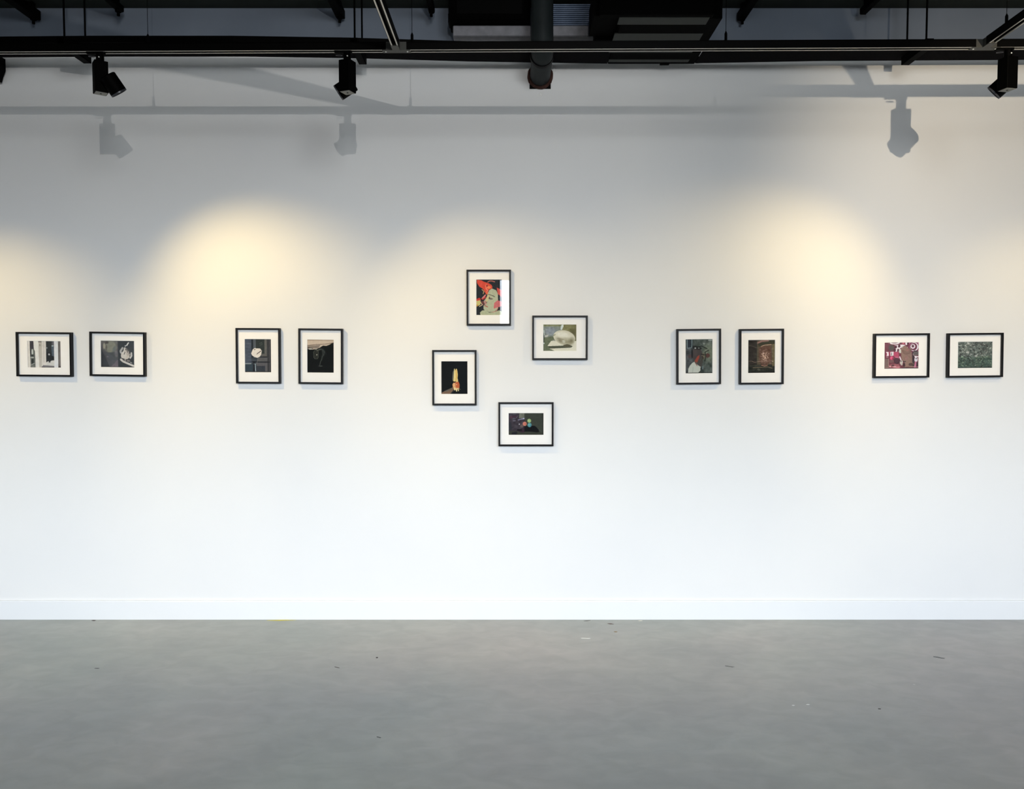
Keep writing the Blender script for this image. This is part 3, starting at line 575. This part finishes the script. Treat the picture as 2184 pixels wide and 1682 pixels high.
framed(92.9, 755.4, True, (58.2, 727.3, 129.9, 783.4), art_columns(), 'black framed print of white columns and a dark doorway', R(.5))
framed(249.6, 754.9, True, (214.7, 726.7, 286.6, 782.8), art_face_hand(), 'black framed print of a shaded face beside a pale hand holding a cigarette', R(.8))
framed(549.9, 758.6, False, (521.9, 723.2, 578.4, 793.3), art_lily(), 'black framed print of a white lily before grey door panels', R(.3))
framed(683.4, 759.5, False, (655.2, 724.2, 711.9, 794.2), art_lantern(), 'black framed print, mostly black under a pale streaked sky, with a faint glass jar', R(.5))
framed(1042.4, 634.3, False, (1016, 596.2, 1070, 671.5), art_red_face(), 'black framed print of a pale green face with red shapes above, highest on the wall')
framed(1194.4, 720, True, (1159, 692, 1228.9, 747.9), art_lemon(), 'black framed print of a large pale lemon on sand')
framed(969, 805.2, False, (941.3, 770.4, 997, 839.8), art_corn(), 'black framed print of a yellow and red form glowing on black')
framed(1121.9, 904.6, True, (1085, 880.9, 1159, 926.9), art_balls(), 'black framed print of pink, green and blue balls on black, lowest print')
framed(1490.9, 760.2, False, (1462.8, 723.4, 1518.8, 795.6), art_man(), 'black framed print of a person in a white shirt seen from behind', R(-.6))
framed(1624.9, 760.2, False, (1596.4, 724.9, 1652, 794.8), art_barrel(), 'black framed print of a rusty brown mottled trunk beside a dark strip', R(-.5))
framed(1924, 758.1, True, (1887.2, 730.3, 1958.2, 785.6), art_crimson(), 'black framed print of crimson and white circles and patterns', R(-.5))
framed(2081.3, 757.2, True, (2044, 728.7, 2115.4, 784.4), art_leaves(), 'black framed print of dense grey-green leaves', R(-.6))

# ------------------------------------------------------------------ lighting tracks
ZT = at(1092, 104.5, 1.0).z           # underside height of the tracks
A = atz(0, 109.5, ZT); B = atz(2184, 99.5, ZT)
TW, TH = .034, .034
dirT = (B - A); dirT.z = 0; dirT.normalize()
def track_mesh(p0, p1, name='lighting_track'):
    """extruded track: open slot along the underside between two bright lips"""
    root = empty(name, (p0.x, p0.y, ZT)); d = p1 - p0; L = d.length; root.rotation_euler.z = math.atan2(d.y, d.x)
    m = MB(); h = TW / 2
    m.box(0, L, -h, -h + .003, 0, TH).box(0, L, h - .003, h, 0, TH).box(0, L, -h, h, TH - .004, TH)
    m.box(0, L, -h + .003, -h + .009, .002, .004).box(0, L, h - .009, h - .003, .002, .004).box(0, L, -.004, .004, TH - .016, TH - .004)
    m.build('rail', M['track'], root)
    MB().box(0, L, -h + .002, -h + .0075, -.001, .002).box(0, L, h - .0075, h - .002, -.001, .002).build('rail_lip', M['lip'], root)
    return root
off = Vector((-dirT.y, dirT.x, 0)) * (TW / 2)   # from the near edge to the centre line
cA, cB = A + off, B + off
def onT(px):
    """point of the main track's centre line seen at column px"""
    best = None
    for i in range(2001):
        s = -.3 + 1.6 * i / 2000; p = cA + (cB - cA) * s
        x = CX + FPX * p.x / ((p.y + DIST) * math.cos(PITCH) - (p.z - CAMZ) * math.sin(PITCH))
        if best is None or abs(x - px) < best[0]: best = (abs(x - px), p)
    return best[1]
jL, jR = onT(846), onT(2099)
P0 = cA + (cA - cB).normalized() * 1.35; P1 = cB + (cB - cA).normalized() * 1.4
g = 'black ceiling light tracks'
gap = (cB - cA).normalized() * .045
tag(track_mesh(P0, jL - gap), 'long black light track along the wall, left of the first joint', 'light track', g)
tag(track_mesh(jL + gap, jR - gap), 'long black light track along the wall, between the two joints', 'light track', g)
tag(track_mesh(jR + gap, P1), 'short end of black light track right of the right-hand joint', 'light track', g)
def perp(j, px0, label):
    q = atz(px0[0], px0[1], ZT); d = Vector((q.x - j.x, q.y - j.y, 0)).normalized()
    o = track_mesh(j + d * .045, j + d * 3.4); tag(o, label, 'light track', g); return d
dL = perp(jL, (805, 0), 'black light track running towards the viewer from the left joint')
dR = perp(jR, (2184, 44), 'black light track running towards the viewer from the right joint')
for j, d, lab in ((jL, dL, 'grey T-shaped track connector at the left joint'), (jR, dR, 'grey T-shaped track connector at the right joint')):
    root = empty('track_connector', (j.x, j.y, ZT)); root.rotation_euler.z = math.atan2(dirT.y, dirT.x)
    tag(root, lab, 'track connector', 'T connectors joining the light tracks')
    m = MB(); m.box(-.062, .062, -.0165, .0165, -.0025, .0335); m.box(-.0165, .0165, -.062, 0, -.0024, .0334)
    m.build('connector_body', M['connector'], root)
    for x in (-.048, .048): MB().cyl((x, 0, -.0045), (x, 0, -.0024), .0035, 12).build('screw', M['screw'], root)

# rear track outside the picture, carrying the lamp that throws the soft shadows
RT = (Vector((-1.6, -5.03, ZT)), Vector((1.8, -5.03, ZT)))
tag(track_mesh(*RT), 'black light track behind the viewer, parallel to the picture wall', 'light track', g)

def wire(p, label):
    root = empty('suspension_wire', (p.x, p.y, ZT + TH))
    tag(root, label, 'suspension wire', 'wires holding the light tracks')
    MB().cyl((0, 0, .045), (0, 0, ZC - ZT - TH), .0012, 8).build('wire', M['strut'], root)
    MB().cyl((0, 0, .0), (0, 0, .035), .006, 14).cyl((0, 0, .035), (0, 0, .046), .006, 14, .0015).build('gripper', M['strut'], root, smooth=True)
    MB().box(-.012, .012, -.008, .008, 0, .004).build('clip', M['strut'], root)
wire(onT(316), 'thin suspension wire left of the left joint, above the light track')
wire(onT(878.5), 'thin suspension wire just right of the left joint')
wire(onT(1548), 'thin suspension wire right of the air unit')
q = jR + dR * .16
wire(Vector((q.x, q.y, ZT)), 'thin suspension wire holding the right-hand crosswise track')

def spotlight(p, yaw, hoff, hdir, label, lit=False, power=0, aim=None, size=R(95), blend=.8, col=(1, .75, .34), lampoff=(0, 0.03, -.26), radius=.012, blen=.137):
    root = empty('track_spotlight', (p.x, p.y, ZT))
    tag(root, label, 'spotlight', 'black spotlights on the light tracks')
    MB().box(-.055, .02, -.013, .013, -.010, .004).bevel(.002).build('track_adapter', M['black'], root)
    MB().torus(Matrix.Translation((-.036, 0, -.018)) @ Matrix.Rotation(R(12), 4, 'X'), .013, .0014).build('locking_ring', M['rim'], root, smooth=True)
    MB().cyl((0, 0, -.048), (0, 0, -.008), .0165, 24).build('neck', M['black'], root, smooth=True)
    MB().cyl((.004, -.018, -.026), (.004, -.0155, -.026), .0028, 12).build('screw', M['screw'], root)
    zt = -.042; zb = zt - blen; s = .0275
    rot = Matrix.Rotation(yaw, 4, 'Z')
    b = MB().box(-s, s, -s, s, zb, zt, rot); b.bevel(.0025).build('driver_box', M['black'], root)
    e = MB().box(-s + .004, s - .004, -s + .004, s - .004, zb - .001, zb + .001, rot).build('end_plate', M['greyplate'], root)
    MB().cyl((0, 0, zb - .002), (0, 0, zb), .004, 12).build('socket', M['black'], root)
    hc = Vector(hoff) + Vector((0, 0, zb)); hd = Vector(hdir).normalized()
    mt = Matrix.Translation(hc) @ hd.to_track_quat('Z', 'Y').to_matrix().to_4x4()
    r, hl = .036, .042
    MB().lathe([(0, -hl), (r - .004, -hl), (r, -hl + .004), (r, hl - .006)], mt, 40).build('lamp_head', M['black'], root, smooth=True)
    MB().lathe([(r, hl - .006), (r, hl), (r - .003, hl), (r - .004, hl - .012)], mt, 40).build('lamp_rim', M['rim'], root, smooth=True)
    MB().lathe([(0, hl - .012), (r - .0035, hl - .012)], mt, 40).build('lens', M['lens'], root)
    MB().cyl(tuple(Vector((hc.x * .3, hc.y * .3, hc.z))), tuple(hc), .012, 16).build('pivot', M['black'], root)
    if lit:
        L = bpy.data.lights.new('lamp', 'SPOT'); L.energy = power; L.color = col; L.spot_size = size; L.spot_blend = blend
        L.shadow_soft_size = radius
        o = bpy.data.objects.new('lamp', L); C.objects.link(o)
        lp = Vector(p) + Vector(lampoff); lp.z = ZT + lampoff[2]
        o.location = lp; o.rotation_euler = (Vector(aim) - lp).to_track_quat('-Z', 'Y').to_euler()
    return root

EXEC_LIGHTS = True
spotlight(onT(213.5), R(38), (.062, -.012, .035), (.46, .42, -.84), 'black track spotlight with its round head turned right, leftmost whole one', True, 54, (-1.37, 0, 1.42), R(85), .92)
spotlight(onT(741), R(-22), (-.020, .058, .040), (-.82, .03, -.52), 'black track spotlight near the left joint, head turned left', True, 38, (.08, 0, 1.15), R(84), 1.0)
spotlight(onT(2151), R(12), (.012, .058, .038), (-.62, .50, -.66), 'black track spotlight at the right edge beside the right joint', True, 47, (1.26, 0, 1.34), R(89), .98, lampoff=(-.07, .03, -.26))
spotlight(onT(-420), R(30), (.06, 0, .03), (.5, .2, -.8), 'black track spotlight beyond the left picture edge', True, 44, (-2.80, 0, 1.05), R(82), .98)
spotlight(onT(2560), R(-20), (-.06, 0, .03), (-.5, .2, -.8), 'black track spotlight beyond the right picture edge', True, 20, (3.0, 0, 1.2), R(84), .95)
pr = jR + dR * 1.40
spotlight(pr, R(10), (0, .058, .03), (.2, .8, -.5), 'black track spotlight on the right crosswise track', True, 98, (3.0, 0, 2.2), R(88), .8, (1, .86, .66), lampoff=(.11, .08, -.17), radius=.006)
spotlight(Vector((.1, -5.03, ZT)), R(10), (0, .058, .03), (-.2, .8, -.5), 'black track spotlight on the track behind the viewer', True, 120, (-1.3, 0, 2.6), R(66), .8, (1, .96, .91), lampoff=(.0, .12, -.12), radius=.006)


L = bpy.data.lights.new('added_wall_fill', 'SPOT'); L.energy = 330; L.color = (.93, .98, 1); L.spot_size = R(100); L.spot_blend = 1; L.shadow_soft_size = .6  # unseen soft fill added to lift the upper wall; no lamp body
FL_ = bpy.data.objects.new('added_wall_fill', L); C.objects.link(FL_); FL_.location = (1.1, -5.9, 3.1)
FL_.rotation_euler = (Vector((-.5, 0, 2.6)) - FL_.location).to_track_quat('-Z', 'Y').to_euler()

# ------------------------------------------------------------------ cable tray, its brackets and rods
ZTR = at(1410, 136.5, .10).z
def tray(pts, label):
    root = empty('cable_tray', (0, 0, 0)); tag(root, label, 'cable tray', 'slotted cable trays above the wall')
    P = [atz(x, y, ZTR) for x, y in pts]
    base = MB(); sides = MB(); w = .18
    for a_, b_ in zip(P, P[1:]):
        q = [Vector((a_.x, a_.y, ZTR)), Vector((b_.x, b_.y, ZTR)), Vector((b_.x, b_.y - w, ZTR)), Vector((a_.x, a_.y - w, ZTR))]
        lo = [base.bm.verts.new(v) for v in q]; hi = [base.bm.verts.new(v + Vector((0, 0, .0015))) for v in q]
        base.bm.faces.new(lo); base.bm.faces.new(hi[::-1])
        for i in range(4): base.bm.faces.new((lo[i], lo[(i + 1) % 4], hi[(i + 1) % 4], hi[i]))
        for dy in (0, -w):
            s0 = Vector((a_.x, a_.y + dy, ZTR)); s1 = Vector((b_.x, b_.y + dy, ZTR)); t_ = Vector((0, .0015, 0))
            v = [sides.bm.verts.new(x) for x in (s0 - t_, s1 - t_, s1 + t_, s0 + t_)]; v2 = [sides.bm.verts.new(x.co + Vector((0, 0, .036))) for x in v]
            sides.bm.faces.new(v); sides.bm.faces.new(v2)
            for i in range(4): sides.bm.faces.new((v[i], v[(i + 1) % 4], v2[(i + 1) % 4], v2[i]))
    base.build('slotted_base', M['slots'], root); sides.build('side_rail', M['track'], root)
    return root
tray([(-420, 124), (0, 122.5), (230, 120.5), (520, 120.5), (760, 124), (1000, 131), (1295, 135.5)], 'black slotted cable tray, long run left of the air unit')
tray([(1482.5, 134.8), (1750, 130), (2184, 127.5), (2700, 127)], 'black slotted cable tray, run right of the air unit')
# bundled cables lying in the left tray
cab = MB()
for k in range(5):
    pr_ = None
    for i in range(26):
        px = -300 + i * 62; p = atz(px, 122, ZTR); q_ = Vector((p.x, p.y - .04 - .02 * k + .006 * math.sin(i * 1.3 + k), ZTR + .012 + .004 * math.sin(i * .7 + 2 * k)))
        if pr_ is not None: cab.cyl(pr_, q_, .006, 8)
        pr_ = q_
tag(cab.build('cable_bundle', M['track']), 'black cables lying in the left cable tray', 'cables')

def arm(px, py, lab):
    z0 = ZTR - .041; p = atz(px, py, z0)
    root = empty('trapeze_hanger', (p.x, p.y, z0)); tag(root, lab, 'bracket', 'hangers carrying the cable tray')
    m = MB(); L = .25; h = .0205
    m.box(-h, -h + .003, -L, 0, 0, .041).box(h - .003, h, -L, 0, 0, .041).box(-h, h, -L, 0, .038, .041)
    m.box(-h, h, -L, 0, 0, .003)
    m.build('channel', M['strut'], root)
    for dy in (-.018, -.215):
        MB().cyl((0, dy, .03), (0, dy, ZC - z0 + .003), .0048, 10).build('threaded_rod', M['strut'], root)
        MB().cyl((0, dy, .042), (0, dy, .052), .009, 6).build('nut', M['strut'], root)
arm(187, 135.5, 'black hanger with two thin rods beside the leftmost spotlight')
arm(774, 137.5, 'black hanger with two thin rods just right of the second spotlight')
arm(1930, 139, 'black hanger with two thin rods left of the right joint')

# stubs of strut channel hung just under the ceiling, running towards the viewer
def ceiling_strut(px, py, w, lab, drop=True, dz=.055):
    z = ZC - dz; p = atz(px, py, z)
    root = empty('ceiling_strut', (p.x, p.y, z)); tag(root, lab, 'bracket', 'strut channels under the ceiling')
    h = w / 2
    MB().box(-h, h, -2.2, 0, -h, h).bevel(.004, 1).build('channel', M['strut'], root)
    MB().box(-h * .5, h * .5, -1.0, -.95, h, dz).box(-h * .5, h * .5, -.06, -.03, h, dz).build('hanger', M['strut'], root)
    if drop: MB().cyl((0, -.03, -h - .03), (0, -.03, -h), .008, 10).cyl((0, -.03, -h - .01), (0, -.03, -h), .016, 6).build('bolt', M['strut'], root)
ceiling_strut(78, 34, .052, 'thick black strut under the ceiling at the far left')
ceiling_strut(258, 20, .036, 'slim black strut under the ceiling above the leftmost spotlight')
ceiling_strut(727, 32, .048, 'black strut under the ceiling above the second spotlight')
ceiling_strut(921, 22, .034, 'short black strut under the ceiling left of the fan box')
ceiling_strut(1580, 36, .045, 'black strut under the ceiling right of the air unit')
ceiling_strut(1840, 25, .036, 'slim black strut under the ceiling at the right', False)

# small black loudspeaker on the wall, cut off by the left picture edge
p0 = at(-60, 122, .06); p1 = at(5.5, 172, .06)
root = empty('wall_speaker', ((p0.x + p1.x) / 2, 0, (p0.z + p1.z) / 2)); tag(root, 'black box on the wall, cut off by the left picture edge', 'loudspeaker')
hx, hz = (p1.x - p0.x) / 2, (p0.z - p1.z) / 2
m = MB(); b_ = m.bm
q = [(-hx, -hz), (hx - .022, -hz), (hx - .016, -hz * .6), (hx, 0), (hx, hz), (-hx, hz)]
fr_ = [b_.verts.new((x, -.13, z)) for x, z in q]; bk_ = [b_.verts.new((x, -.03, z)) for x, z in q]
b_.faces.new(fr_); b_.faces.new(bk_[::-1])
for i in range(6): b_.faces.new((fr_[i], bk_[i], bk_[(i + 1) % 6], fr_[(i + 1) % 6]))
m.build('cabinet', M['black'], root)
MB().box(-.03, .03, -.03, -.001, -.03, .03).build('wall_bracket', M['strut'], root)

# ------------------------------------------------------------------ soil pipe with elbow into the wall
pw = at(1152, 163, 0); rp = .0572
ztop = ZC - .002; tx = .400
root = empty('soil_pipe', (pw.x - .004, -tx, pw.z)); tag(root, 'dark vertical pipe with an elbow entering the wall beside the fan box', 'pipe')
m = MB(); N = 28
path = [Vector((0, 0, ztop - pw.z)), Vector((0, 0, .16))]
for i in range(0, 9):
    a_ = i / 8 * math.pi / 2; rr = .075
    path.append(Vector((.004 * i / 8, rr - rr * math.cos(a_), rr - rr * math.sin(a_))))
path.append(Vector((.004, tx - .002, 0)))
def sweep(m, path, r, N=28):
    prev = None
    for i, p in enumerate(path):
        d = (path[min(i + 1, len(path) - 1)] - path[max(i - 1, 0)]).normalized()
        x = Vector((1, 0, 0)); yv = d.cross(x).normalized()
        ring = [m.bm.verts.new(p + x * r * math.cos(2 * math.pi * k / N) + yv * r * math.sin(2 * math.pi * k / N)) for k in range(N)]
        if prev:
            for k in range(N): m.bm.faces.new((prev[k], prev[(k + 1) % N], ring[(k + 1) % N], ring[k]))
        prev = ring
sweep(m, path, rp); m.build('pipe_run', M['pipe'], root, smooth=True)
MB().cyl((.002, .085, 0), (.002, .112, 0), rp + .005, 32).build('socket_ring', M['track'], root, smooth=True)
m = MB().torus(Matrix.Translation((.004, tx - .006, 0)) @ Matrix.Rotation(math.pi / 2, 4, 'X'), rp + .006, .010, 36, 8)
for v in m.bm.verts: v.co += Vector((random.uniform(-1, 1), 0, random.uniform(-1, 1))) * .0015
m.build('foam_seal', M['foam'], root, smooth=True)
MB().box(-.056, .064, tx - .0035, tx - .0005, -.070, .02).build('wall_opening', M['hole'], root)
for (x, y, lab) in ((1125, 150, 'round white filler spot left of the wall pipe'), (1182, 149, 'round white filler spot right of the wall pipe'), (1153, 201, 'round white filler spot below the wall pipe')):
    p = at(x, y, .001); r_ = empty('wall_plug', (p.x, 0, p.z)); tag(r_, lab, 'wall plug', 'filler spots round the wall pipe')
    MB().torus(Matrix.Translation((0, -.001, 0)) @ Matrix.Rotation(math.pi / 2, 4, 'X'), .010, .0016, 20, 6).build('plug_ring', M['plug'], r_, smooth=True)
    MB().cyl((0, -.003, 0), (0, -.0002, 0), .004, 12).build('plug_centre', M['plug'], r_)

# ------------------------------------------------------------------ fan box, duct and air unit
zb = at(1040, 71, .09).z; xl = at(957, 50, .26).x; xr = at(1131, 50, .26).x
root = empty('fan_box', ((xl + xr) / 2, -.17, zb)); tag(root, 'black fan box under the ceiling left of the vertical pipe', 'fan box')
h = (xr - xl) / 2
MB().box(-h, h, -.095, .08, 0, ZC - zb - .002).bevel(.004, 1).build('casing', M['unit'], root)
MB().box(-h - .006, -h + .004, -.05, .03, .006, .05).build('bracket', M['strut'], root)
MB().cyl((-h + .014, .0, -.018), (-h + .014, .0, 0), .005, 10).build('bolt', M['strut'], root)
MB().box(-h * .8, h * .8, -.097, -.094, .03, .12).build('access_panel', M['track'], root)

zd0 = at(1040, 90, .12).z; zd1 = at(1040, 22, .12).z
root = empty('ventilation_duct', (at(966, 80, .2).x, -.11, zd0)); tag(root, 'silvery ventilation duct lying against the wall above the tray, ribbed on its right', 'duct')
X0 = at(966, 80, .2).x; X1 = at(1176, 60, .2).x - X0; X2 = at(1281, 60, .2).x - X0
MB().box(0, X2, -.09, .10, 0, zb - zd0 - .003).bevel(.004, 1).build('foil_casing', M['foil'], root)
m = MB(); n = 11; z0 = zb - zd0 - .002; st = ((zd1 - zd0) * 1.02 - z0) / n
for i in range(n):
    za = z0 + i * st
    for (dx0, dx1) in ((X1, X2 - .02 - .004 * (i % 3)),):
        v = [m.bm.verts.new(c) for c in ((dx0, -.085, za + st * .25), (dx1, -.085, za + st * .25), (dx1, -.085, za + st * .62), (dx0, -.085, za + st * .62),
             (dx0, -.066, za), (dx1, -.066, za), (dx1, -.066, za + st), (dx0, -.066, za + st))]
        for f in ((0, 1, 2, 3), (4, 5, 1, 0), (3, 2, 6, 7), (0, 3, 7, 4), (1, 5, 6, 2)): m.bm.faces.new([v[j] for j in f])
m.box(X1, X2 - .03, -.0655, .09, z0, z0 + st * n)
m.build('ribbed_section', M['ribs'], root)

zu = ZTR + .0005
pa = atz(1300, 136.5, zu); pf = atz(1420, 35.5, zu)
xu0, xu1 = at(1296, 134, -pa.y).x, at(1481, 134, -pa.y).x
root = empty('air_unit', ((xu0 + xu1) / 2, 0, zu)); tag(root, 'black ceiling air unit with pale grey underside panels, right of the pipe', 'air unit')
cx_ = (xu0 + xu1) / 2
MB().box(xu0 - cx_, xu1 - cx_, pf.y + .02, pa.y, 0, ZC - zu + .001).bevel(.003, 1).build('casing', M['unit'], root)
fx0 = atz(1279, 33, zu).x - cx_; fx1 = atz(1523, 33, zu).x - cx_
MB().box(fx0, fx1, pf.y - .02, pf.y + .02, .001, ZC - zu - .002).bevel(.003, 1).build('front_fascia', M['unit'], root)
MB().box(fx0 - .02, xu0 - cx_, pf.y + .06, pf.y + .30, .03, .16).box(fx0 + .01, xu0 - cx_, pf.y + .30, pf.y + .38, .01, .12).build('side_bracket', M['unit'], root)
for (ya, yb_, xa, xb) in ((37, 52, 1321, 1514), (71, 112, 1311, 1500), (126.5, 132, 1299, 1471)):
    p0 = atz(xa, ya, zu); p1 = atz(xb, ya, zu); p2 = atz(xb, yb_, zu)
    MB().box(p0.x - cx_, p1.x - cx_, p0.y, p2.y, -.002, .003).bevel(.0015, 1).build('underside_panel', M['panel'], root)
MB().box(.05, .10, pa.y - .01, pa.y + .012, -.003, .012).build('latch', M['unit'], root)

# ------------------------------------------------------------------ world: bright overcast sky above the horizon, dim street below
Wd = bpy.data.worlds.new('sky'); S.world = Wd; Wd.use_nodes = True
n = Wd.node_tree.nodes; l = Wd.node_tree.links; bg = n['Background']
tc = n.new('ShaderNodeTexCoord'); sp = n.new('ShaderNodeSeparateXYZ'); rp_ = n.new('ShaderNodeValToRGB')
l.new(tc.outputs['Generated'], sp.inputs[0]); mr = n.new('ShaderNodeMapRange')
mr.inputs['From Min'].default_value = -1; mr.inputs['From Max'].default_value = 1
l.new(sp.outputs['Z'], mr.inputs['Value']); l.new(mr.outputs['Result'], rp_.inputs['Fac'])
e = rp_.color_ramp.elements
def el(deg): return .5 + .5 * math.sin(R(deg))
e[0].position = el(-2); e[0].color = (.055, .058, .062, 1); e[1].position = el(1.5); e[1].color = (.21, .225, .24, 1)
for dg, c in ((5, (.25, .285, .32)), (11, (.72, .81, .91)), (15, (.90, .99, 1.11)), (18, (.88, .97, 1.07)), (20.5, (.36, .39, .41)), (23, (.12, .13, .13))):
    q = e.new(el(dg)); q.color = (*c, 1)
l.new(rp_.outputs['Color'], bg.inputs['Color']); bg.inputs['Strength'].default_value = 46

# soft cool daylight that fills the room from the shop front behind the viewer
def area(loc, rot, sx, sy, energy, col, spread=180):
    L = bpy.data.lights.new('daylight', 'AREA'); L.shape = 'RECTANGLE'; L.size = sx; L.size_y = sy
    L.energy = energy; L.color = col; L.spread = R(spread)
    o = bpy.data.objects.new('daylight', L); C.objects.link(o); o.location = loc; o.rotation_euler = rot
    return o

S.view_settings.view_transform = 'Standard'
S.view_settings.look = 'None'
S.view_settings.exposure = 0.0
S.view_settings.gamma = 1.0
S.cycles.use_denoising = True
S.cycles.max_bounces = 8
S.cycles.diffuse_bounces = 5
S.cycles.transparent_max_bounces = 12
